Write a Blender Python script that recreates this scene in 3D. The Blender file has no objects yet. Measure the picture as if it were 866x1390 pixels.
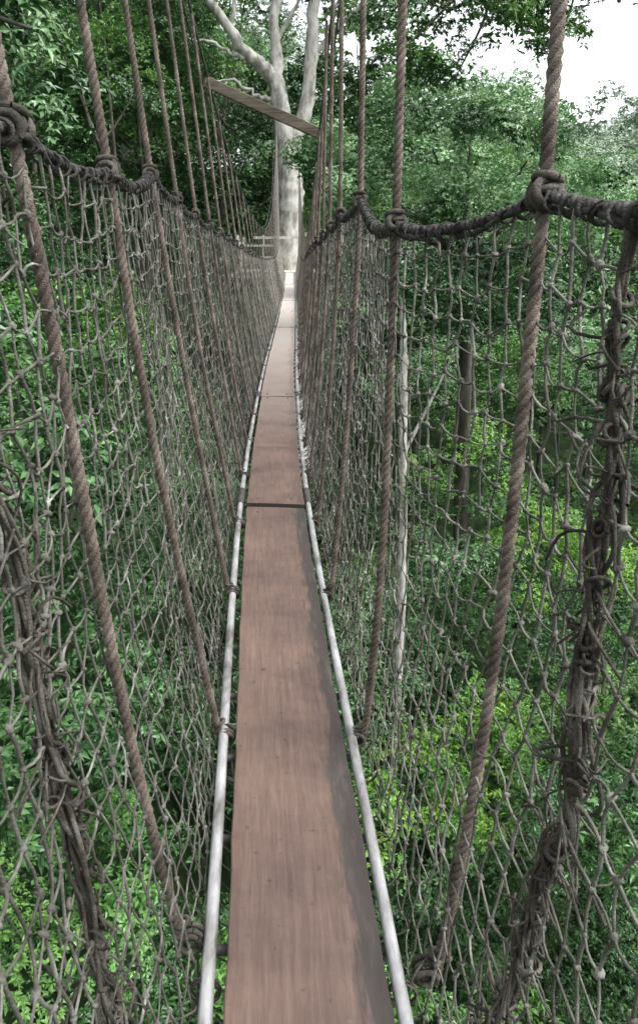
import bpy, math, random
import numpy as np
from mathutils import Vector
rng=np.random.default_rng(11)
random.seed(5)
scene=bpy.context.scene
PI=math.pi

# ---------------------------------------------------------------- helpers
def nrm(a):
    return a/np.maximum(np.linalg.norm(a,axis=-1,keepdims=True),1e-9)

class Acc:
    def __init__(s): s.v=[];s.f=[];s.n=0;s.attr=[]
    def raw(s,V,F,A=None):
        V=np.asarray(V,float).reshape(-1,3);F=np.asarray(F,int).reshape(-1,4)
        s.v.append(V);s.f.append(F+s.n);s.n+=len(V)
        s.attr.append(np.zeros((len(V),3)) if A is None else np.asarray(A,float).reshape(-1,3))
    def tubes(s,P,r,S=5,ref=None,rough=0.0,cap=False):
        P=np.asarray(P,float)
        if P.ndim==2:P=P[None]
        M,K,_=P.shape
        T=nrm(np.gradient(P,axis=1))
        if ref is None:
            D=np.abs(P[:,-1]-P[:,0]);ref=np.eye(3)[np.argmin(D,axis=1)]
        ref=np.broadcast_to(np.asarray(ref,float),(M,3))[:,None,:]
        A=nrm(np.cross(T,np.broadcast_to(ref,T.shape)));B=np.cross(T,A)
        a=np.arange(S)*2*PI/S
        r=np.asarray(r,float)
        if r.ndim==1 and len(r)==K: r=r[None]
        r=np.broadcast_to(r,(M,K))
        rr=np.broadcast_to(r[...,None],(M,K,S))
        if rough: rr=rr*(1+rough*rng.normal(size=rr.shape))
        V=P[:,:,None,:]+rr[...,None]*(np.cos(a)[None,None,:,None]*A[:,:,None,:]+np.sin(a)[None,None,:,None]*B[:,:,None,:])
        m,k,q=np.meshgrid(np.arange(M),np.arange(K-1),np.arange(S),indexing='ij')
        i0=m*K*S+k*S+q;i1=m*K*S+k*S+(q+1)%S
        F=np.stack([i0,i1,i1+S,i0+S],-1)
        s.raw(V,F)
    def box(s,c,hx,hy,hz):   # c centre, half-axis vectors
        c=np.array(c,float);hx=np.array(hx,float);hy=np.array(hy,float);hz=np.array(hz,float)
        V=[c+a*hx+b*hy+d*hz for a in(-1,1) for b in(-1,1) for d in(-1,1)]
        F=[[0,1,3,2],[4,6,7,5],[0,4,5,1],[2,3,7,6],[0,2,6,4],[1,5,7,3]]
        s.raw(V,F)
    def build(s,name,mat,parent=None,smooth=True,bevel=0):
        V=np.concatenate(s.v);F=np.concatenate(s.f)
        me=bpy.data.meshes.new(name)
        me.vertices.add(len(V));me.vertices.foreach_set('co',V.astype(np.float32).ravel())
        me.loops.add(F.size);me.loops.foreach_set('vertex_index',F.astype(np.int32).ravel())
        me.polygons.add(len(F));me.polygons.foreach_set('loop_start',np.arange(len(F),dtype=np.int32)*4)
        me.update(calc_edges=True);me.validate()
        me.polygons.foreach_set('use_smooth',np.full(len(me.polygons),smooth))
        A=np.concatenate(s.attr)
        if np.any(A):
            at=me.attributes.new('lay','FLOAT_VECTOR','POINT');at.data.foreach_set('vector',A.astype(np.float32).ravel())
        me.materials.append(mat)
        o=bpy.data.objects.new(name,me);scene.collection.objects.link(o)
        if parent:o.parent=parent
        if bevel:
            b=o.modifiers.new('b','BEVEL');b.width=bevel;b.segments=2
        return o

def empty(name,parent=None):
    o=bpy.data.objects.new(name,None);scene.collection.objects.link(o)
    if parent:o.parent=parent
    return o

# ---------------------------------------------------------------- materials
def mat_new(name):
    m=bpy.data.materials.new(name);m.use_nodes=True
    nt=m.node_tree;nt.nodes.clear()
    return m,nt,nt.nodes,nt.links
def ramp(nd,stops):
    r=nd.new('ShaderNodeValToRGB');e=r.color_ramp.elements
    e[0].position=stops[0][0];e[0].color=(*stops[0][1],1)
    e[1].position=stops[-1][0];e[1].color=(*stops[-1][1],1)
    for p,c in stops[1:-1]:
        x=e.new(p);x.color=(*c,1)
    return r
def noisy(name,stops,scale=20,rough=.8,detail=6,bump=0,bscale=80,stretch=(1,1,1),spec=.3,metal=0,far_bright=None):
    m,nt,nd,lk=mat_new(name)
    tc=nd.new('ShaderNodeTexCoord');mp=nd.new('ShaderNodeMapping');mp.inputs['Scale'].default_value=stretch
    lk.new(tc.outputs['Object'],mp.inputs['Vector'])
    n=nd.new('ShaderNodeTexNoise');n.inputs['Scale'].default_value=scale;n.inputs['Detail'].default_value=detail;n.inputs['Roughness'].default_value=.65
    lk.new(mp.outputs[0],n.inputs['Vector'])
    r=ramp(nd,stops);lk.new(n.outputs['Fac'],r.inputs[0])
    p=nd.new('ShaderNodeBsdfPrincipled');p.inputs['Roughness'].default_value=rough
    p.inputs['Specular IOR Level'].default_value=spec;p.inputs['Metallic'].default_value=metal
    col=r.outputs[0]
    if far_bright:   # far-end brightness painted into the base colour along the bridge
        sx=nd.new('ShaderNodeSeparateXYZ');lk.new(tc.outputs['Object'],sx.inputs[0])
        mr=nd.new('ShaderNodeMapRange');mr.inputs['From Min'].default_value=far_bright[0];mr.inputs['From Max'].default_value=far_bright[1];mr.inputs['To Max'].default_value=.85
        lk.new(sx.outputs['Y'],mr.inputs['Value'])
        mx=nd.new('ShaderNodeMix');mx.data_type='RGBA';mx.inputs['B'].default_value=(*far_bright[2],1)
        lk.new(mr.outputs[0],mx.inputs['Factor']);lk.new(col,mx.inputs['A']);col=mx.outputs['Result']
    lk.new(col,p.inputs['Base Color'])
    if bump:
        n2=nd.new('ShaderNodeTexNoise');n2.inputs['Scale'].default_value=bscale;n2.inputs['Detail'].default_value=4
        lk.new(mp.outputs[0],n2.inputs['Vector'])
        b=nd.new('ShaderNodeBump');b.inputs['Strength'].default_value=bump;b.inputs['Distance'].default_value=.01
        lk.new(n2.outputs['Fac'],b.inputs['Height']);lk.new(b.outputs[0],p.inputs['Normal'])
    o=nd.new('ShaderNodeOutputMaterial');lk.new(p.outputs[0],o.inputs[0])
    return m

def leafmat(name,dark,mid,light,trans=.25,rough=.42):
    m,nt,nd,lk=mat_new(name)
    oi=nd.new('ShaderNodeObjectInfo');ge=nd.new('ShaderNodeNewGeometry')
    add=nd.new('ShaderNodeMath');add.operation='MULTIPLY_ADD';add.inputs[1].default_value=.45
    mul=nd.new('ShaderNodeMath');mul.operation='MULTIPLY';mul.inputs[1].default_value=.55
    lk.new(oi.outputs['Random'],mul.inputs[0]);lk.new(ge.outputs['Random Per Island'],add.inputs[0]);lk.new(mul.outputs[0],add.inputs[2])
    r=ramp(nd,[(0.08,dark),(.5,mid),(.92,light)]);lk.new(add.outputs[0],r.inputs[0])
    p=nd.new('ShaderNodeBsdfPrincipled');p.inputs['Roughness'].default_value=rough;p.inputs['Specular IOR Level'].default_value=.5
    lk.new(r.outputs[0],p.inputs['Base Color'])
    o=nd.new('ShaderNodeOutputMaterial')
    if trans>0:
        t=nd.new('ShaderNodeBsdfTranslucent')
        hs=nd.new('ShaderNodeHueSaturation');hs.inputs['Hue'].default_value=.49;hs.inputs['Value'].default_value=1.8
        lk.new(r.outputs[0],hs.inputs['Color']);lk.new(hs.outputs[0],t.inputs[0])
        mx=nd.new('ShaderNodeMixShader');mx.inputs[0].default_value=trans
        lk.new(p.outputs[0],mx.inputs[1]);lk.new(t.outputs[0],mx.inputs[2])
        lk.new(mx.outputs[0],o.inputs[0])
    else: lk.new(p.outputs[0],o.inputs[0])
    return m

M_net=noisy('net_cord',[(.3,(.028,.027,.022)),(.5,(.078,.076,.064)),(.62,(.15,.148,.13)),(.72,(.32,.315,.29))],scale=13,rough=.75,bump=.4,bscale=300,far_bright=(8,24,(.46,.45,.41)))
M_rope=noisy('rope_fibre',[(.3,(.04,.032,.026)),(.5,(.098,.078,.064)),(.7,(.20,.168,.145))],scale=14,rough=.85,bump=.6,bscale=350,far_bright=(9,30,(.34,.31,.27)))
M_dark=noisy('old_dark_rope',[(.3,(.013,.012,.012)),(.55,(.035,.033,.031)),(.75,(.09,.084,.08))],scale=22,rough=.8,bump=.6,bscale=300)
M_seam=noisy('lashing_cord',[(.3,(.014,.013,.01)),(.5,(.042,.037,.03)),(.72,(.14,.13,.108))],scale=18,rough=.85,bump=.5,bscale=300)
M_alu=noisy('weathered_aluminium',[(.3,(.08,.07,.06)),(.42,(.22,.215,.21)),(.5,(.30,.30,.30)),(.7,(.50,.50,.51))],scale=16,rough=.42,stretch=(1,.35,1),spec=.5,metal=.3,bump=.2)
M_steel=noisy('cable_steel',[(.3,(.03,.03,.028)),(.7,(.09,.085,.08))],scale=20,rough=.6)
M_beam=noisy('weathered_timber',[(.3,(.035,.03,.022)),(.5,(.085,.07,.052)),(.7,(.14,.12,.10))],scale=10,rough=.8,stretch=(.3,3,3),bump=.4,bscale=40)
M_bark=noisy('pale_bark',[(.3,(.10,.095,.08)),(.42,(.24,.23,.205)),(.52,(.42,.41,.38)),(.7,(.58,.57,.54))],scale=3.2,rough=.85,detail=10,stretch=(1,1,.45),bump=1,bscale=9)
M_bark2=noisy('dark_bark',[(.3,(.022,.02,.015)),(.5,(.055,.052,.042)),(.7,(.13,.125,.105))],scale=2.5,rough=.9,stretch=(1,1,.4),bump=.6,bscale=12)
M_ground=noisy('forest_floor',[(.35,(.008,.018,.006)),(.55,(.02,.045,.013)),(.7,(.05,.09,.025))],scale=1.6,detail=12,rough=1,bump=1,bscale=5)

# walkway board
def boardmat():
    m,nt,nd,lk=mat_new('walkway_board')
    at=nd.new('ShaderNodeAttribute');at.attribute_name='lay'
    sx=nd.new('ShaderNodeSeparateXYZ');lk.new(at.outputs['Vector'],sx.inputs[0])
    mp=nd.new('ShaderNodeMapping');mp.inputs['Scale'].default_value=(60,3.5,1);lk.new(at.outputs['Vector'],mp.inputs['Vector'])
    n=nd.new('ShaderNodeTexNoise');n.inputs['Scale'].default_value=1.5;n.inputs['Detail'].default_value=10;n.inputs['Roughness'].default_value=.75
    lk.new(mp.outputs[0],n.inputs['Vector'])
    r=ramp(nd,[(.25,(.062,.039,.030)),(.5,(.104,.067,.053)),(.75,(.15,.103,.083))]);lk.new(n.outputs['Fac'],r.inputs[0])
    n2=nd.new('ShaderNodeTexNoise');n2.inputs['Scale'].default_value=4;n2.inputs['Detail'].default_value=9;n2.inputs['Roughness'].default_value=.7
    lk.new(at.outputs['Vector'],n2.inputs['Vector'])
    r2=ramp(nd,[(.33,(.66,.66,.68)),(.5,(.97,.97,.97)),(.7,(1.3,1.28,1.26))]);lk.new(n2.outputs['Fac'],r2.inputs[0])
    mu=nd.new('ShaderNodeMix');mu.data_type='RGBA';mu.blend_type='MULTIPLY';mu.inputs['Factor'].default_value=1
    lk.new(r.outputs[0],mu.inputs['A']);lk.new(r2.outputs[0],mu.inputs['B'])
    n3=nd.new('ShaderNodeTexNoise');n3.inputs['Scale'].default_value=38;n3.inputs['Detail'].default_value=5
    lk.new(at.outputs['Vector'],n3.inputs['Vector'])
    r3=ramp(nd,[(.27,(.45,.43,.42)),(.36,(1,1,1)),(.68,(1,1,1)),(.8,(1.45,1.43,1.4))]);lk.new(n3.outputs['Fac'],r3.inputs[0])
    mu3=nd.new('ShaderNodeMix');mu3.data_type='RGBA';mu3.blend_type='MULTIPLY';mu3.inputs['Factor'].default_value=1
    lk.new(mu.outputs['Result'],mu3.inputs['A']);lk.new(r3.outputs[0],mu3.inputs['B'])
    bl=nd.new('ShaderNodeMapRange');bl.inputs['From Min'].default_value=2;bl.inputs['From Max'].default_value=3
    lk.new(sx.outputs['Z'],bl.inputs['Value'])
    mb=nd.new('ShaderNodeMix');mb.data_type='RGBA';mb.inputs['B'].default_value=(.60,.55,.50,1)  # pale tone carrying the sky glare of the far boards
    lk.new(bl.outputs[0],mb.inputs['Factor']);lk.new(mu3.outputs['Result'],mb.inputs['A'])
    ns=nd.new('ShaderNodeTexNoise');ns.inputs['Scale'].default_value=7;ns.inputs['Detail'].default_value=9;ns.inputs['Roughness'].default_value=.72
    mps=nd.new('ShaderNodeMapping');mps.inputs['Scale'].default_value=(3.2,.55,1);lk.new(at.outputs['Vector'],mps.inputs['Vector'])
    lk.new(mps.outputs[0],ns.inputs['Vector'])
    ma=nd.new('ShaderNodeMath');ma.operation='MULTIPLY_ADD';ma.inputs[1].default_value=.20
    lk.new(ns.outputs['Fac'],ma.inputs[0]);lk.new(sx.outputs['X'],ma.inputs[2])
    mr=nd.new('ShaderNodeMapRange');mr.inputs['From Min'].default_value=.188;mr.inputs['From Max'].default_value=.212
    lk.new(ma.outputs[0],mr.inputs['Value'])
    grey=ramp(nd,[(.3,(.013,.012,.011)),(.55,(.034,.029,.026)),(.7,(.08,.069,.063))]);lk.new(ns.outputs['Fac'],grey.inputs[0])
    stn=nd.new('ShaderNodeMapRange');stn.inputs['From Min'].default_value=1;stn.inputs['From Max'].default_value=1.4;stn.inputs['To Min'].default_value=.9;stn.inputs['To Max'].default_value=.3
    lk.new(sx.outputs['Z'],stn.inputs['Value'])
    mz=nd.new('ShaderNodeMath');mz.operation='MULTIPLY';lk.new(mr.outputs[0],mz.inputs[0]);lk.new(stn.outputs[0],mz.inputs[1])
    m2=nd.new('ShaderNodeMix');m2.data_type='RGBA';lk.new(mz.outputs[0],m2.inputs['Factor'])
    lk.new(mb.outputs['Result'],m2.inputs['A']);lk.new(grey.outputs[0],m2.inputs['B'])
    p=nd.new('ShaderNodeBsdfPrincipled')
    p.inputs['Specular IOR Level'].default_value=.5
    rr=nd.new('ShaderNodeMapRange');rr.inputs['To Min'].default_value=.40;rr.inputs['To Max'].default_value=.68
    lk.new(n2.outputs['Fac'],rr.inputs['Value']);lk.new(rr.outputs[0],p.inputs['Roughness'])
    lk.new(m2.outputs['Result'],p.inputs['Base Color'])
    b=nd.new('ShaderNodeBump');b.inputs['Strength'].default_value=.3;b.inputs['Distance'].default_value=.003
    lk.new(n.outputs['Fac'],b.inputs['Height']);lk.new(b.outputs[0],p.inputs['Normal'])
    o=nd.new('ShaderNodeOutputMaterial');lk.new(p.outputs[0],o.inputs[0])
    return m
M_board=boardmat()

# ---------------------------------------------------------------- bridge geometry curves
YG=np.linspace(-3,38,4101)
def curve(pts,sig=.12):
    xs,ys=zip(*pts);g=np.interp(YG,xs,ys)
    k=np.arange(-int(sig*300),int(sig*300)+1)*.01;w=np.exp(-k**2/(2*sig*sig));w/=w.sum()
    pad=len(k)//2;gp=np.pad(g,pad,mode='edge')
    g=np.convolve(gp,w,mode='valid')
    return lambda y:np.interp(y,YG,g)
cx=curve([(-3,.15),(0,.06),(1.15,-.017),(1.84,-.077),(2.8,-.155),(3.78,-.225),(5.5,-.31),(8.3,-.41),(13,-.54),(20,-.74),(32,-1.15),(38,-1.35)],.7)
dz=curve([(-3,-1.3),(10,-1.30),(16,-1.32),(22,-1.28),(28,-1.17),(32,-1.10),(38,-1.1)],1.0)
HL=curve([(-3,.2),(1.17,.155),(1.84,.15),(2.85,.232),(3.6,.185),(5,.12),(6.5,.06),(10.5,-.13),(16,-.3),(24,-.38),(32,-.05),(38,0)])
HR=curve([(-3,.1),(.8,.062),(1.18,.07),(1.84,.035),(2.8,.148),(3.6,.12),(5.5,.04),(10.5,-.15),(16,-.32),(24,-.4),(32,-.08),(38,0)])
OL=curve([(-3,-.42),(1.17,-.405),(1.84,-.385),(2.85,-.418),(5,-.4),(38,-.38)])
OR=curve([(-3,.3),(.8,.325),(1.18,.36),(1.84,.238),(2.8,.297),(3.6,.3),(5,.32),(38,.34)])
SY=np.array([-1.6,-.6,.35,1.18,1.84,2.82,3.6,4.4,5.2]+list(np.arange(6.05,31.5,.85)))
def sag(y):
    i=np.clip(np.searchsorted(SY,y)-1,0,len(SY)-2);a=SY[i];b=SY[i+1];t=np.clip((y-a)/(b-a),0,1)
    return .045*(b-a)*4*t*(1-t)*.8
def rail(y,side):
    y=np.asarray(y,float)
    if side<0: return np.stack([cx(y)+OL(y),y,HL(y)-sag(y)],-1)
    return np.stack([cx(y)+OR(y),y,HR(y)-sag(y)*1.1],-1)
def wob(a,b,s=0):
    return (np.sin(a*3.1+b*2.3+s)+np.sin(a*1.3-b*4.1+2*s+1)+np.sin(a*6.7+b*5.3+3*s)*.5)/2.5

bridge=empty('rope_suspension_bridge')

# --- safety net
CELL=.059
def net_nodes(ys):
    n=25
    cols=[]
    for side in (-1,1):
        t=np.linspace(0,1,n+1)
        Y,T=np.meshgrid(ys,t,indexing='ij')
        R=rail(Y,side)
        bx=cx(Y)+side*.215;bz=dz(Y)-.07
        X=R[...,0]*(1-T)+bx*T+side*(.035*np.sin(PI*T)+.020*wob(Y*1.6,T*2.5,side)*np.sin(PI*T))
        Z=R[...,2]*(1-T)+bz*T
        par=((np.round(Y/CELL)).astype(int)+np.arange(n+1)[None,:])%2
        dia=.012*np.clip(.45+.9*wob(Y*1.1,T*2,side*3),.0,1.3)
        Yd=Y+(par-.5)*dia+.040*wob(Y*1.3,T*2.2,side+4)*np.minimum(1,T*4)+.012*wob(Y*6,T*9,side+2)*np.minimum(1,T*4)+rng.normal(size=Y.shape)*.0052
        Z=Z+.022*wob(Y*1.9,T*3,side+9)*np.minimum(1,T*5)*(1-T*.5)+rng.normal(size=Y.shape)*.0052*(T>0)+(par-.5)*.006*(T>0)
        Yd=np.where(T==0,Y,Yd)
        N=np.stack([X+rng.normal(size=Y.shape)*.003,Yd,Z],-1)
        cols.append(N if side<0 else N[:,::-1])
    Yu=ys[:,None]+np.zeros((1,4));u=np.linspace(-.13,.13,4)[None,:]
    U=np.stack([cx(Yu)+u,Yu+rng.normal(size=Yu.shape)*.008,dz(Yu)-.13+rng.normal(size=Yu.shape)*.008],-1)
    return np.concatenate([cols[0],U,cols[1]],1)
NY=np.arange(-.6,32.0,CELL)
N=net_nodes(NY)
def segs(acc,A,B,r,K,S,droop,jit):
    A=A.reshape(-1,3);B=B.reshape(-1,3)
    t=np.linspace(0,1,K)[None,:,None]
    P=A[:,None]*(1-t)+B[:,None]*t
    w=(4*t*(1-t))
    d=rng.normal(size=(len(A),1,3))*jit;d[...,2]-=droop*rng.uniform(-.2,1.3,size=(len(A),1))
    acc.tubes(P+w*d,np.asarray(r)*rng.uniform(.75,1.3,size=(len(A),1)),S)
net=Acc()
near=int(np.searchsorted(NY,6));
Nn=N[:near+1];Nf=N[near:]
segs(net,Nn[:,:-1],Nn[:,1:],.0023,3,5,.0,.002)
keep=rng.random(Nn[:-1].shape[:2])>.025
segs(net,Nn[:-1][keep],Nn[1:][keep],.0019,4,5,.0045,.003)
segs(net,Nf[:,:-1],Nf[:,1:],.0026,2,3,0,0)
segs(net,Nf[:-1],Nf[1:],.0022,2,3,.0,.0)
kn=N[:int(np.searchsorted(NY,5))].reshape(-1,3)
d=nrm(rng.normal(size=kn.shape)+np.array([0,0,1.5]))
ks=rng.uniform(.75,1.3,size=(len(kn),1))
tt=np.array([-1,-.6,0,.6,1])[None,:,None]
net.tubes(kn[:,None]+d[:,None]*tt*.007*ks[:,:,None],np.array([[.0005,.0038,.0047,.0040,.0005]])*ks,6,rough=.2)
sel=kn[rng.random(len(kn))<.09]
t=np.linspace(0,1,4)[None,:,None]
dd=rng.normal(size=(len(sel),1,3))*.014;dd[...,2]-=.022
net.tubes(sel[:,None]+dd*t+t*(1-t)*rng.normal(size=(len(sel),1,3))*.02,.0013,4)
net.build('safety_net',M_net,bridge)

# --- twisted ropes
def twisted(acc,P,R,pitch,ds,S=6,strands=3):
    P=np.asarray(P,float)
    seg=np.linalg.norm(np.diff(P,axis=0),axis=1);L=np.concatenate([[0],np.cumsum(seg)])
    n=max(4,int(L[-1]/ds));s=np.linspace(0,L[-1],n)
    Q=np.stack([np.interp(s,L,P[:,k]) for k in range(3)],-1)
    T=nrm(np.gradient(Q,axis=0));D=np.abs(Q[-1]-Q[0]);ref=np.eye(3)[np.argmin(D)]
    A=nrm(np.cross(T,ref));B=np.cross(T,A)
    ph0=rng.random()*6
    for k in range(strands):
        th=2*PI*s/pitch+k*2*PI/strands+ph0
        acc.tubes(Q+R*.54*(np.cos(th)[:,None]*A+np.sin(th)[:,None]*B),R*.54*(1+.05*wob(s*9,0)),S,ref=ref)
def ring(acc,c,axis,R,r,n=14,S=6,turns=1,rise=0.0,ell=1.0):
    axis=nrm(np.array(axis,float));ref=np.eye(3)[np.argmin(np.abs(axis))]
    A=nrm(np.cross(axis,ref));B=np.cross(axis,A)
    th=np.linspace(0,2*PI*turns,int(n*turns)+1)+rng.random()*6
    P=np.array(c)+R*(np.cos(th)[:,None]*A*ell+np.sin(th)[:,None]*B)+(th-th.mean())[:,None]/(2*PI)*rise*axis
    acc.tubes(P,r,S,ref=axis)

rl=Acc()
for side in (-1,1):
    y=np.arange(-1.5,9,.03);twisted(rl,rail(y,side),.0092,.06,.009,6)
    y2=y[y<6]
    q=rail(y2,side)+np.array([0,0,-.011]);q[:,2]+=.006*np.sin(y2*21);q[:,0]+=.008*np.sin(y2*17+side)
    rl.tubes(q,.005,6,ref=(1,0,0))
    y=np.arange(9,32.2,.1);rl.tubes(rail(y,side),.011,6,ref=(1,0,0))
    for yy in np.arange(.3,7,.059):
        p=rail(np.array(yy),side);
        if yy>4 and int(yy/.039)%2: continue
        for kk in range(rng.integers(1,3)):
            ax=np.array([rng.normal()*.3,1,rng.normal()*.4])
            ring(rl,p+np.array([0,kk*.012+rng.normal()*.006,-.006]),ax,rng.uniform(.0135,.018),rng.uniform(.0024,.0032),n=10,S=5)
rl.build('hand_ropes',M_dark,bridge)

def cable(y,side):
    y=np.asarray(y,float)
    if side<0:return np.stack([cx(y)-.53-.09*np.clip((7-y)/6,0,1.5)+.1*np.clip((y-7)/8,0,1),y,.25+.0156*(15-y)**2],-1)
    return np.stack([cx(y)+.365,y,.10+.0121*(15-y)**2],-1)
sus=Acc();knots=Acc();cab=Acc()
for side in (-1,1):
    for j,yy in enumerate(SY):
        if yy<-.3: continue
        top=cable(yy+rng.normal()*.02,side);mid=rail(np.array(yy),side)
        if yy<6 and side>0: top[0]=mid[0]+.01*rng.normal()
        if yy<6 and side<0: top[0]=mid[0]-.1*(top[2]-mid[2])
        bot=np.array([cx(yy)+side*(.245 if yy<1.5 else .20),yy+rng.normal()*.02,dz(yy)-.03])
        up=np.linspace(0,1,24)[:,None];P=top*(1-up)+mid*up
        lo=np.linspace(0,1,24)[1:,None];Q=mid*(1-lo)+bot*lo
        Q=Q+np.sin(PI*lo)*np.array([side*.012,rng.normal()*.03,0])+np.sin(2*PI*lo)*np.array([0,rng.normal()*.02,0])
        path=np.concatenate([P,Q])
        R=.0105 if yy<9 else .010
        if yy<9: twisted(sus,path,R,.056,.0085 if yy<3.2 else .013,7)
        else: twisted(sus,path,R,.08,.05,4,2)
        if yy<12:
            S=7 if yy<4 else 5
            ya=rail(np.array(yy+.02),side)-rail(np.array(yy-.02),side)
            for k in range(4):
                ring(knots,mid+np.array([0,(k-1.5)*.012+rng.normal()*.003,rng.normal()*.003]),ya+rng.normal(size=3)*.013,.0195,.0066,S=S)
            for k in range(3):
                ring(knots,mid+np.array([rng.normal()*.003,0,.020-k*.017]),(rng.normal()*.15,.25,1),.0185,.0062,S=S)
            for k in range(3):
                ring(knots,bot+np.array([-side*.018,(k-1)*.016,.01]),(0,1,rng.normal()*.2),.020,.0055,S=S)
            ring(knots,bot+np.array([0,0,.05]),(rng.normal()*.3,.1,1),.014,.005,S=S)
    y=np.arange(-1.5,33.5,.4)
    cab.tubes(cable(y,side),.009,6,ref=(1,0,0))
    cab.tubes(cable(y,side)+np.array([side*.05,0,.03])*(1+.2*np.sin(y))[:,None],.006,6,ref=(1,0,0))
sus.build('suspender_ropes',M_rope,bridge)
knots.build('rope_knots',M_seam,bridge)
cab.build('main_cables',M_steel,bridge)

# --- net seams: laced tangled cords
sm=Acc()
for side in (-1,1):
  for (y0,amp,nc) in ((.82,.015,8),(5.6,.012,5)):
    t=np.linspace(-.01,1.0,200)
    R=rail(np.full_like(t,y0),side)
    bx=cx(y0)+side*.225;bz=dz(y0)-.07
    base=np.stack([R[:,0]*(1-t)+bx*t+side*.03*np.sin(PI*t),y0+.035*np.sin(t*7+side)+.05*t+.012*np.sin(t*23),R[:,2]*(1-t)+bz*t],-1)
    fade=np.clip(.25+t*3,.25,1)
    for k in range(nc):
        f=rng.uniform(10,45);ph=rng.random()*6;a=amp*rng.uniform(.4,1.3)*fade
        env=1+.8*wob(t*14,k)
        sdir=1 if rng.random()<.5 else -1
        off=np.stack([np.cos(f*t+ph)*a*env*.7,np.sin(sdir*f*t+ph+2*wob(t*9,k))*a*env*1.2,np.sin(f*1.7*t+ph*2)*a*.6],-1)
        sm.tubes(base+off,rng.uniform(.0024,.0042),6,ref=(1,0,0))
    for k in range(70):
        ti=int(len(base)*rng.random()**.8*.99)
        q=base[ti]+rng.normal(size=3)*np.array([.007,.015,.004])*fade[ti]
        ring(sm,q,rng.normal(size=3)+np.array([0,0,.9]),rng.uniform(.007,.016),rng.uniform(.002,.0038),n=10,S=5,ell=rng.uniform(.5,1.2))
    for k in range(150):
        q=base[rng.integers(20,len(base))]+rng.normal(size=3)*.006
        e=q+np.array([rng.normal()*.015,rng.normal()*.06,rng.normal()*.035-.02])
        tt2=np.linspace(0,1,6)[:,None]
        sm.tubes(q*(1-tt2)+e*tt2+np.sin(PI*tt2)*rng.normal(size=3)*.015,rng.uniform(.0014,.0024),5)
sm.build('net_lacing',M_seam,bridge)

# --- boards
bd=Acc();hole=Acc()
ends=[-2.2,.74,3.78,6.8,9.8,12.8,15.8,18.8,21.8,24.8,27.8,31.6]
for i in range(len(ends)-1):
    a=ends[i]+.008;b=ends[i+1]-.008
    if i==1: b-=.008
    n=40;ys=np.linspace(a,b,n);w=.1495;lat=np.array([-w-.003,-w,-w+.003,-.07,0,.07,w-.003,w,w+.003]);
    lo=-.004 if i==1 else -.012+(.004*(i%3))
    th=.02
    sk=.014 if i in(1,2) else 0.004
    zl=np.array([-th,-.004,0,.0008,0.0012,.0008,0,-.004,-th]);latv=lat.copy();latv[0]=lat[1];latv[8]=lat[7]
    latv[1]=-w;latv[7]=w;latv[2]=-w+.003;latv[6]=w-.003
    Yg,Lg=np.meshgrid(ys,latv,indexing='ij')
    lift=.004*np.sin(Yg*5+i)*np.ones_like(Lg)+(.012 if i==2 else 0)*np.clip((a+.5-Yg)/.5,0,1)
    Yw=Yg+sk*(-Lg/w)
    edge=.0022*(np.sin(Yg*31+i)+np.sin(Yg*13.7))*np.sign(Lg)*(np.abs(Lg)>.14)
    V=np.stack([cx(Yg)+Lg+lo+edge*.5,Yw,dz(Yg)+zl[None,:]+lift],-1)
    zz=1.0 if i==1 else 1.5
    far_bright=2+np.clip((Yg-5.0)/14,0,1)*.95  # sky glare on far boards painted in as paler base colour
    A=np.stack([Lg,Yg+i*7.3,np.where(Yg>5.0,far_bright,zz) if i>=2 else np.full_like(Lg,zz)],-1)
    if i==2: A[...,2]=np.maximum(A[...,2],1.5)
    m=len(latv)
    ii,jj=np.meshgrid(np.arange(n-1),np.arange(m-1),indexing='ij')
    F=np.stack([ii*m+jj,ii*m+jj+1,(ii+1)*m+jj+1,(ii+1)*m+jj],-1)
    bd.raw(V,F,A)
    for k in (0,n-1):
        r0=V[k];bdv=r0.copy();bdv[:,2]=r0[:,2].max()-th-.002
        VV=np.concatenate([r0,bdv]);F2=[[j,j+1,m+j+1,m+j] for j in range(m-1)]
        aa=A[k].copy();aa[:,0]=.5;aa[:,2]=1  # end faces painted dark so the gaps between boards look shaded
        bd.raw(VV,F2,np.concatenate([aa,aa]))
    for yy in (a+.09,b-.09):
        for s in (-.09,.085):
            c=np.array([cx(yy)+s+lo,yy+rng.normal()*.01,dz(yy)+.004+.010*(i==2)*(yy<4.5)])
            hole.tubes(c+np.array([[0,0,-.004],[0,0,.001],[0,0,.003],[0,0,.0032]]),np.array([.007,.007,.005,.0003]),10)
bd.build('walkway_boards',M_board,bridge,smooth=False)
hole.build('bolts',M_steel,bridge)

# --- ladder under the boards
ld=Acc();cl=Acc();rg=Acc()
y=np.arange(-2,31.8,.06)
RS=(-.187,.167)
for s in RS:
    P=np.stack([cx(y)+s,y,dz(y)-.012+.002*np.sin(y*4)],-1)
    ld.tubes(P,.0135,12,ref=(1,0,0))
for yy in np.arange(-1.8,31,.3):
    P=np.array([[cx(yy)-.18,yy,dz(yy)-.040],[cx(yy)+.16,yy,dz(yy)-.040]]);P=P[0]+(P[1]-P[0])*np.linspace(0,1,4)[:,None]
    rg.tubes(P,.0105,8)
ld.build('aluminium_ladder_rails',M_alu,bridge)
rg.build('ladder_rungs',M_steel,bridge)
for yy in (3.98,6.9,9.9,12.9):
    for s in RS:
        P=np.stack([cx(yy+np.linspace(-.12,.12,4))+s,yy+np.linspace(-.12,.12,4),dz(yy)-.012+np.zeros(4)],-1)
        cl.tubes(P,.0175,10,ref=(1,0,0))
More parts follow.
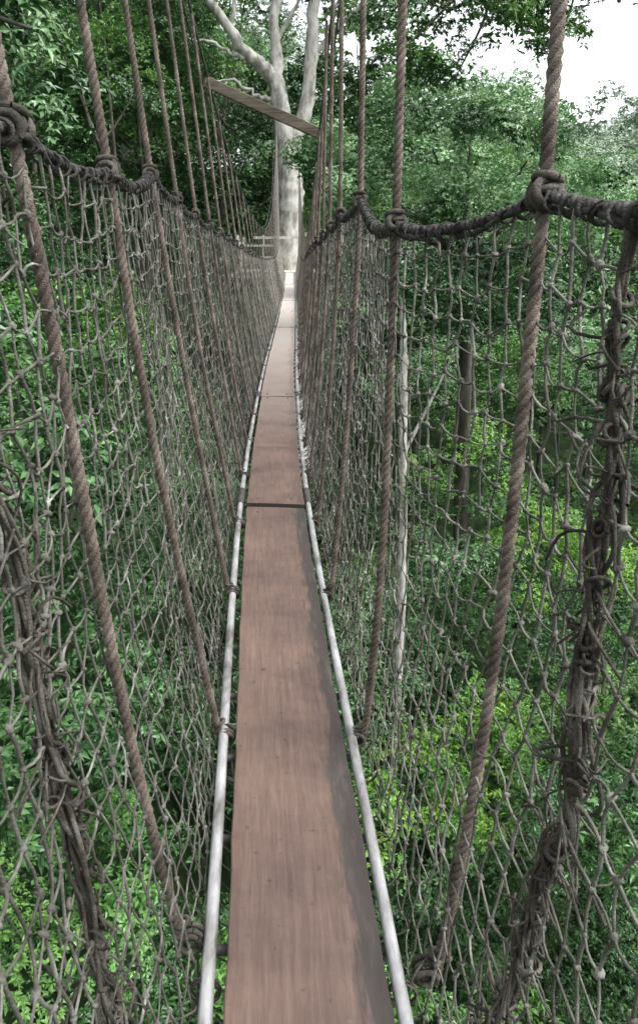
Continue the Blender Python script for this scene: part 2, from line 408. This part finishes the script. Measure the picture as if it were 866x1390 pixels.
cl.build('ladder_couplings',M_steel,bridge)
ls=Acc()
for yy in np.arange(.5,9,.3):
    for s in RS:
        if rng.random()<.5: continue
        for k in range(2):
            ring(ls,(cx(yy)+s*1.03,yy+k*.01+rng.normal()*.01,dz(yy)-.034),(0,1,rng.normal()*.2),.028,.0025,n=12,S=5)
        P=np.array([cx(yy)+s*1.1,yy,dz(yy)-.03]);e=P+np.array([s*.25,rng.normal()*.05,.05*rng.random()])
        t=np.linspace(0,1,5)[:,None];ls.tubes(P*(1-t)+e*t+np.sin(PI*t)*rng.normal(size=3)*.01,.0025,5)
ls.build('deck_lashings',M_seam,bridge)
# --- spreader beam
bm=Acc()
a=np.array([-.93,7.0,1.262]);b=np.array([.02,7.02,.865]);ax=(b-a)/2
up=nrm(np.cross(nrm(ax),np.array([0,1,0])));
bm.box((a+b)/2,ax,np.array([0,.028,0]),up*.043)
sb=bm.build('spreader_beam',M_beam,bridge,smooth=False,bevel=.006)

# ---------------------------------------------------------------- leaf clump meshes
def clump(kind,seed):
    g=np.random.default_rng(seed)
    if kind==0: n,L,W=336,.17,.078
    elif kind==1: n,L,W=252,.25,.10
    else: n,L,W=448,.14,.062
    nw=n//7
    d=nrm(g.normal(size=(nw,3)));d[:,2]=np.where(d[:,2]<-.35,-d[:,2],d[:,2])
    rad=g.uniform(.35,1.0,size=(nw,1))**.6
    C=d*rad*np.array([1,1,.62])
    C=C*(1+.25*np.sin(d[:,:1]*5+seed)+.2*np.cos(d[:,1:2]*6))
    C=np.repeat(C,7,0);dn=np.repeat(d,7,0);m=len(C)
    th=g.random(m)*2*PI
    out=np.stack([np.cos(th),np.sin(th),g.normal(size=m)*.25-.25],-1)
    out=nrm(out+.5*dn*np.array([1,1,.2]))
    nr=nrm(dn*.6+np.array([0,0,1.0])+g.normal(size=(m,3))*.38)
    side=nrm(np.cross(out,nr));nr=np.cross(side,out)
    l=(L*g.uniform(.6,1.25,size=m))[:,None];w=(W*g.uniform(.7,1.2,size=m))[:,None]
    base=C+g.normal(size=(m,3))*.02
    p0=base;p1=base+out*l*.5+side*w*.5+nr*w*.18;p2=base+out*l-nr*l*.15;p3=base+out*l*.5-side*w*.5+nr*w*.18
    pm=base+out*l*.5
    V=np.stack([p0,p1,p2,p3,pm],1).reshape(-1,3)
    b=np.arange(m)*5
    F=np.concatenate([np.stack([b,b+1,b+2,b+4],-1),np.stack([b,b+4,b+2,b+3],-1)])
    return V,F
CL=[clump(0,1),clump(1,2),clump(2,3),clump(0,4),clump(1,7)]
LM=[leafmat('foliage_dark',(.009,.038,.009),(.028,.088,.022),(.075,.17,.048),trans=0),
    leafmat('foliage_mid',(.025,.08,.016),(.066,.17,.034),(.15,.28,.07),trans=.15),
    leafmat('foliage_bright',(.05,.15,.018),(.125,.27,.035),(.25,.41,.075),trans=.2),
    leafmat('foliage_hazed',(.17,.24,.165),(.23,.31,.215),(.30,.38,.275),trans=0,rough=.6),  # distance haze painted into these leaf colours
    leafmat('foliage_silvery',(.07,.16,.06),(.14,.27,.11),(.25,.39,.21),trans=.1,rough=.5)]
placed={}
def put(owner,mat,var,pos,s):
    placed.setdefault((owner,mat,var),[]).append((pos,s))
def flush():
    protos={}
    for (owner,mat,var),lst in placed.items():
        pos=np.array([l[0] for l in lst]);s=np.array([l[1] for l in lst])[:,None]
        nz=nrm(np.array([0,0,1.])+rng.normal(size=pos.shape)*.28)
        th=rng.random(len(pos))*2*PI
        a=np.stack([np.cos(th),np.sin(th),np.zeros(len(pos))],-1);a=nrm(a-nz*(a*nz).sum(-1,keepdims=True));b=np.cross(nz,a)
        V=np.stack([pos-(a+b)*s/2,pos+(a-b)*s/2,pos+(a+b)*s/2,pos-(a-b)*s/2],1)
        acc=Acc();acc.raw(V,np.arange(len(pos)*4).reshape(-1,4))
        inst=acc.build('foliage_spread',LM[mat],owner,smooth=False)
        inst.instance_type='FACES';inst.use_instance_faces_scale=True;inst.instance_faces_scale=1
        inst.show_instancer_for_render=False;inst.show_instancer_for_viewport=False
        key=(mat,var)
        if key not in protos:
            ac=Acc();ac.raw(*CL[var]);o=ac.build('leaf_clump',LM[mat],inst,smooth=False);protos[key]=o.data
        else:
            o=bpy.data.objects.new('leaf_clump',protos[key]);scene.collection.objects.link(o);o.parent=inst
def crown(owner,c,R,H,n,s,mat,var=None,low=-.45,trunk=None,tk=None):
    c=np.array(c,float);g=rng
    ph=g.random(3)*6
    for k in range(n):
        u=g.uniform(low,1);th=g.random()*2*PI;q=math.sqrt(max(0,1-u*u))
        rf=g.uniform(.72,1.0)*(1+.22*math.sin(th*3+ph[0])+.16*math.sin(th*5+u*4+ph[1]))
        p=c+np.array([R*q*math.cos(th)*rf,R*q*math.sin(th)*rf,H*u*rf])
        v=g.integers(0,5) if var is None else (var if g.random()<.8 else g.integers(0,5))
        mm=mat  # lower clumps swap to darker leaves, crown shade put into colour
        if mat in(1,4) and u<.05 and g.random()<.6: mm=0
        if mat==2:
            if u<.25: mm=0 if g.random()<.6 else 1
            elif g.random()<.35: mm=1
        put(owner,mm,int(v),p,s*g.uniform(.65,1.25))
        if tk is not None and k%tk==0 and trunk is not None:
            t=np.linspace(0,1,6)[:,None];b=c-np.array([0,0,H*.9])
            P=b*(1-t)+p*t+np.sin(PI*t)*np.array([0,0,-.15*R])
            trunk.tubes(P+g.normal(size=(6,3))*.02*R,np.linspace(.02*R+.015,.01,6),5)

# ---------------------------------------------------------------- canopy height
def topz(x,y):
    r=np.interp(y,[0,8,14,22,32,45,60,110,200,400,900],[-18,-16,-13,-8,-3,2.0,6.0,14,25,34,28])
    l=np.interp(y,[0,8,14,22,32,45,60,110,200,400,900],[-13,-9,-1,6,10,12,15,22,36,42,34])
    w=np.clip((x+5.5)/4,0,1)
    return l*(1-w)+r*w
def ground(x,y):
    return np.maximum(topz(x,np.maximum(y,0))-19,-36)

forest=empty('rainforest_canopy');ftr=Acc()
def add_tree(x,y,top,R,H,n,s,mat,var,tr=True,low=-.45):
    c=(x,y,top-H)
    crown(forest,c,R,H,n,s,mat,var,low=low,trunk=ftr,tk=9 if tr else None)
    if tr:
        gz=float(ground(x,y));k=8;t=np.linspace(0,1,k)[:,None]
        P=np.array([x,y,gz-1.])*(1-t)+np.array([x,y,top-H*1.7])*t+np.sin(t*4+x)*np.array([.25,.2,0])
        ftr.tubes(P,np.linspace(.03*R+.04,.018*R,k),6,rough=.04)
for layer in (0,1,2):
    for y in np.arange(3,37 if layer<2 else 24,3.8):
        hw=.47*y+6.5
        for x in np.arange(-hw,hw,3.9):
            xx=x+rng.uniform(-1.4,1.4);yy=y+rng.uniform(-1.4,1.4)
            R=rng.uniform(1.6,3.1);H=R*rng.uniform(.75,1.2)
            tp=topz(xx,yy)+rng.normal()*2.0-layer*5.0
            lat=abs(xx-float(cx(min(yy,38))))
            if lat<R+1.6: tp=min(tp,-7-rng.random()*3-layer*3)
            if yy>30 and lat<5: tp=min(tp,-5)
            if layer==2:
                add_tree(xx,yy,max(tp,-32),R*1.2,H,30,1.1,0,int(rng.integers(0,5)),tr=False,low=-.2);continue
            if xx<-1: mat=rng.choice([0,0,0,1])
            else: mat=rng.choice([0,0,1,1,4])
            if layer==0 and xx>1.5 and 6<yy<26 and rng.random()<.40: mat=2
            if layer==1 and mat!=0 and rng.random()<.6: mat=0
            sc=.80 if xx<-1 else .70
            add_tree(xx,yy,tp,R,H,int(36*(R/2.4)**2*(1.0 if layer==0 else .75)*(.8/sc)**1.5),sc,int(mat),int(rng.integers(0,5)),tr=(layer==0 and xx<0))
for y in list(np.arange(40,90,7.))+list(np.arange(92,230,15.)):
    hw=.47*y+10;st=7. if y<90 else 14.
    for x in np.arange(-hw,hw,st):
        f=1 if y<90 else 1.8
        xx=x+rng.uniform(-2.5,2.5)*f;yy=y+rng.uniform(-2.5,2.5)*f
        R=rng.uniform(3.3,5.6)*f;H=R*rng.uniform(.7,1.0)
        tp=topz(xx,yy)+rng.normal()*1.7*f
        m=rng.choice([1,0,4]) if y<50 else rng.choice([1,4,4]) if y<64 else 3  # farther crowns take paler leaf colours, standing in for haze
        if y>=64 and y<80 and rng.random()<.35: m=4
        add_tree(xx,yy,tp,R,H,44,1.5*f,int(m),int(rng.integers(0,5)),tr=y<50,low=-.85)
        if xx<-2 and y<60: add_tree(xx+3,yy+2,tp-6,R,H*1.2,30,1.6,0,0,tr=False,low=-.8)
# taller crowns behind the far platform
for (x,y,tp,R,m) in [(2.3,43,11.2,3.2,1),(-5,44,13.5,4,1),(-9,42,15,4.5,0),(-1.5,47,10.5,4,0),(-14,38,16,5,0),(-10,30,14.5,4,0),(-13,24,13,4,1),(-7.5,36,9.5,3.2,1)]:
    add_tree(x,y,tp,R,R*1.0,48,1.15,m,int(rng.integers(0,5)),low=-.95)
ftr.build('trunks_and_limbs',M_bark2,forest)

# ---------------------------------------------------------------- named trees
def limb(acc,pts,S=10,n=28,rough=.03,wig=.0):
    pts=np.array(pts,float);t=np.linspace(0,len(pts)-1,n);k=np.arange(len(pts))
    Q=np.stack([np.interp(t,k,pts[:,i]) for i in range(4)],-1)
    for _ in range(2): Q[1:-1]=(Q[:-2]+2*Q[1:-1]+Q[2:])/4
    if wig: Q[1:-1,:3]+=rng.normal(size=(n-2,3))*wig
    acc.tubes(Q[:,:3],Q[:,3],S,rough=rough)
host=empty('kapok_tree');ht=Acc()
limb(ht,[(-1.2,34.6,-36,1.9),(-1.2,34.6,-20,1.15),(-1.25,34.6,-8,.85),(-1.25,34.6,-1,.62),(-1.25,34.5,.8,.5),(-1.18,34.5,2,.56),(-1.2,34.5,2.8,.50),(-1.36,34.4,3.7,.38),(-1.5,34.3,5,.36),(-1.7,34.2,6.2,.33)],18,90,.05)
limb(ht,[(-1.7,34.2,6.1,.33),(-2.1,34,6.6,.28),(-2.75,33.8,7.0,.24),(-3.3,33.6,7.7,.2),(-4.2,33.5,8.8,.16),(-5.2,33.5,11,.1),(-6.5,33,13,.05)],10,30,.05,.03)
limb(ht,[(-1.7,34.2,6.0,.3),(-1.65,34.2,7.2,.22),(-1.75,34.2,8.6,.19),(-1.2,34.3,11,.14),(-1.4,34.5,15,.06)],10,30,.05,.03)
limb(ht,[(-1.3,34.5,2.9,.4),(-.95,34.6,4.2,.33),(-.45,34.7,5.3,.29),(-.26,34.8,7.8,.25),(-.1,34.9,11,.2),(.8,35,15,.08)],12,30,.05,.03)
limb(ht,[(-2.6,33.8,6.9,.12),(-3.3,33.7,6.95,.09),(-4.1,33.5,7.4,.06),(-5.0,33.2,7.5,.03)],7,20,.03,.04)
limb(ht,[(-1.6,34.3,5.4,.12),(-2.5,34.1,5.6,.08),(-3.4,33.8,6.2,.05),(-4.3,33.6,6.1,.025)],7,20,.03,.04)
limb(ht,[(-3.4,33.6,7.8,.1),(-3.2,33.5,9.0,.07),(-2.9,33.3,10.5,.04)],7,16,.03,.03)
limb(ht,[(-1.7,34.2,7.6,.1),(-.9,34.1,8.7,.07),(-.5,34,9.8,.04)],7,16,.03,.03)
limb(ht,[(-.3,34.8,7.2,.13),(.8,34.6,8.2,.1),(2.2,34.4,9.4,.06),(4.2,34,9.7,.03)],7,20,.03,.03)
ht.build('trunk_and_limbs',M_bark,host)
for c,R,H,n in [((-6,33,13.5),4.5,2.8,45),((-1.3,34.5,16),4.5,3,45),((2.8,34.5,12.3),3.4,2.0,34),((-5.4,33.2,9.4),1.6,.8,8),((2.0,34.2,9.2),1.7,.8,12),((-6.5,33,8.5),2.2,1.0,14)]:
    crown(host,c,R,H,n,.9,1,2,low=-.9)

# overhanging tree on the right (trunk beyond the right edge)
ov=empty('overhanging_tree');oa=Acc()
limb(oa,[(8.6,14,-34,.7),(8.4,14,-15,.5),(8.3,14,-2,.4),(8,13.8,4,.34),(7.6,13.5,9,.25)],12,40)
limb(oa,[(8.05,13.8,3.6,.2),(6.6,13.3,4.9,.15),(5.0,12.8,4.9,.11),(3.6,12.4,4.1,.07),(2.4,12.2,3.5,.045),(1.5,12.2,3.2,.02)],8,36,.03,.02)
for a,b in [((3.6,12.4,4.1),(3.3,12.1,2.6)),((2.4,12.2,3.5),(1.9,12.1,2.2)),((1.9,12.2,3.3),(1.2,12,2.6)),((4.0,12.5,4.3),(4.2,12.1,3.3))]:
    a=np.array(a);b=np.array(b);limb(oa,[(*a,.03),(*((a+b)/2+np.array([.15,0,.1])),.02),(*b,.008)],6,10)
oa.build('trunk_and_limbs',M_bark2,ov)
for c,R,H,n,s in [((2.3,12.2,3.15),.9,.4,13,.44),((3.3,12.4,3.45),.6,.35,7,.42),((1.9,12.1,2.35),.45,.3,6,.38),((3.25,12.1,2.7),.3,.22,3,.34),((4.4,12.6,4.3),.9,.35,7,.44),((1.2,12.3,3.2),.8,.4,10,.44),((7.5,13.5,9.5),4,2,30,.9),((.1,12.6,3.9),1.2,.4,13,.46),((2.6,12,2.8),.3,.2,3,.34),((4.2,12,3.3),.3,.2,2,.34)]:
    crown(ov,c,R,H,n,s,1,1,low=-.8)

# near left tree with large leaves
lt=empty('broadleaf_tree');la=Acc()
limb(la,[(-5.4,7.6,-34,.5),(-5.2,7.6,-10,.33),(-5.0,7.4,-1,.25),(-4.6,7.2,2.5,.18),(-4.4,7,6,.08)],10,40)
limb(la,[(-4.8,7.3,1,.1),(-3.6,6.8,1.5,.06),(-2.7,6.5,1.7,.03),(-2.1,6.4,1.5,.012)],7,20)
limb(la,[(-5,7.4,-1.5,.1),(-3.9,6.9,-.9,.06),(-3.0,6.6,-.8,.02)],7,20)
la.build('trunk_and_limbs',M_bark2,lt)
for c,R,H,n,s in [((-2.75,6.6,1.55),.55,.45,10,.5),((-3.5,7,2.2),.9,.6,16,.6),((-4.6,7.2,3.5),1.8,1.3,26,.7),((-3.2,6.8,-.9),.7,.5,10,.6),((-4.6,7.6,-2.5),1.6,1.4,30,.7),((-4.8,7.6,-5.5),1.8,1.4,30,.75)]:
    crown(lt,c,R,H,n,s,0,1,low=-.8)

# mid-distance spreading tree on the right, behind the hand rope
mt=empty('umbrella_tree');ma=Acc()
limb(ma,[(4.9,25,-34,.4),(4.9,25,-12,.26),(4.5,24,-3,.2),(4.0,22.6,.3,.14)],10,40)
for e in [(1.1,21,1.5),(2.8,20.7,2.2),(5.3,21.3,2.0),(6.3,22,1.2),(4.1,23,2.7),(1.8,22,.2)]:
    limb(ma,[(4.15,23,-.5,.11),((4.15+e[0])/2,(23+e[1])/2,e[2]*.45,.06),(*e,.02)],7,16,.03,.02)
ma.build('trunk_and_limbs',M_bark2,mt)
for c,R,H,n,s in [((.9,21,2.0),1.3,.8,22,.55),((2.6,20.4,2.9),1.6,.9,28,.55),((4.6,21,2.7),1.6,.9,26,.55),((6.4,22,1.6),1.3,.8,18,.55),((4.0,23,3.3),1.6,.8,22,.55),((2.0,20,.7),1.6,.9,24,.55),((4.2,19.8,.8),1.6,.9,24,.55),((6.0,20.5,-.2),1.5,.9,22,.55)]:
    crown(mt,c,R,H,n,s,4,1,low=-.5)
for c in [(3.4,20.6,-1.2),(5.2,20.8,-2.0),(1.6,21,-.9)]:
    crown(mt,c,1.6,1.0,20,.6,0,1,low=-.6)
# slender pale tree
st=empty('slender_tree');sa=Acc()
limb(sa,[(2.05,18.5,-36,.17),(2.0,18.5,-20,.14),(2.15,18.4,-9,.12),(2.0,18.3,-3,.10),(1.9,18.2,-1.2,.06)],8,50,.03,.015)
limb(sa,[(2.05,18.4,-5,.05),(2.7,18.2,-3.5,.03),(3.2,18,-2.2,.015)],6,12)
sa.build('trunk_and_limbs',M_bark,st)
crown(st,(2.3,18.3,-1.6),1.5,1.0,18,.6,0,0)
crown(st,(2.5,17.8,-6.0),1.1,.6,9,.5,1,0)

# platform around the host tree
pf=empty('tree_platform');pa=Acc()
for k,x in enumerate(np.arange(-3.3,1.0,.17)):
    pa.box((x,34.0,-1.13+.004*(k%2)),(.078,0,0),(0,1.9,0),(0,0,.02))
pa.box((-1.2,32.2,-1.25),(2.3,0,0),(0,.06,0),(0,0,.09));pa.box((-1.2,35.8,-1.25),(2.3,0,0),(0,.06,0),(0,0,.09))
for x in (-3.2,-2.2,-1.75,-.55,.1,.9):
    pa.box((x,32.15,-.45),(.035,0,0),(0,.035,0),(0,0,.75))
for z in (-.1,-.55):
    pa.box((-2.48,32.08,z),(.75,0,0),(0,.025,0),(0,0,.04));pa.box((.17,32.08,z),(.75,0,0),(0,.025,0),(0,0,.04))
pa.box((-1.45,31.95,.2),(1.1,0,0),(0,.03,0),(0,0,.05))
for x in (-3.3,1.0):
    for y in (33,34.3,35.7): pa.box((x,y,-.45),(.035,0,0),(0,.035,0),(0,0,.7))
    pa.box((x,34,-.02),(.03,0,0),(0,1.8,0),(0,0,.04))
pa.build('deck_and_railing',noisy('bleached_timber',[(.3,(.34,.31,.27)),(.7,(.62,.59,.54))],scale=6,rough=.8,stretch=(1,.3,1)),pf,smooth=False)

flush()

# ---------------------------------------------------------------- terrain
g=np.concatenate([np.linspace(-900,-80,30),np.linspace(-70,70,60),np.linspace(80,900,30)])
X,Y=np.meshgrid(g,g+60,indexing='ij')
Z=ground(X,Y)+1.2*np.sin(X*.13)*np.cos(Y*.11)+.5*np.sin(X*.6+Y*.4)
n=len(g);ii,jj=np.meshgrid(np.arange(n-1),np.arange(n-1),indexing='ij')
ta=Acc();ta.raw(np.stack([X,Y,Z],-1),np.stack([ii*n+jj,(ii+1)*n+jj,(ii+1)*n+jj+1,ii*n+jj+1],-1))
ta.build('ground',M_ground)

# ---------------------------------------------------------------- light
SE,SR=math.radians(60),math.radians(110)
w=bpy.data.worlds.new('World');scene.world=w;w.use_nodes=True
nt=w.node_tree;nd=nt.nodes;lk=nt.links;nd.clear()
sk=nd.new('ShaderNodeTexSky');sk.sky_type='NISHITA';sk.sun_disc=False;sk.sun_elevation=SE;sk.sun_rotation=SR
sk.dust_density=4;sk.air_density=1;sk.altitude=200
hs=nd.new('ShaderNodeHueSaturation');hs.inputs['Saturation'].default_value=.15;hs.inputs['Value'].default_value=3.0
bg=nd.new('ShaderNodeBackground');bg.inputs['Strength'].default_value=.15
ou=nd.new('ShaderNodeOutputWorld')
lk.new(sk.outputs[0],hs.inputs['Color']);lk.new(hs.outputs[0],bg.inputs['Color']);lk.new(bg.outputs[0],ou.inputs[0])
sd=bpy.data.lights.new('sun','SUN');sd.energy=4.0;sd.angle=math.radians(22);sd.color=(1,.97,.92)
so=bpy.data.objects.new('sun',sd);scene.collection.objects.link(so)
dirv=Vector((math.sin(SR)*math.cos(SE),math.cos(SR)*math.cos(SE),math.sin(SE)))
so.rotation_euler=dirv.to_track_quat('Z','Y').to_euler()

# ---------------------------------------------------------------- camera
cd=bpy.data.cameras.new('camera');co=bpy.data.objects.new('camera',cd);scene.collection.objects.link(co)
co.location=(0,0,0);co.rotation_euler=(math.radians(90-16.9),0,0)
cd.sensor_fit='VERTICAL';cd.sensor_height=24;cd.lens=24*1054/1390;cd.shift_y=-45/1390
cd.clip_start=.02;cd.clip_end=3000
scene.camera=co
scene.view_settings.view_transform='Standard';scene.view_settings.look='None';scene.view_settings.exposure=0
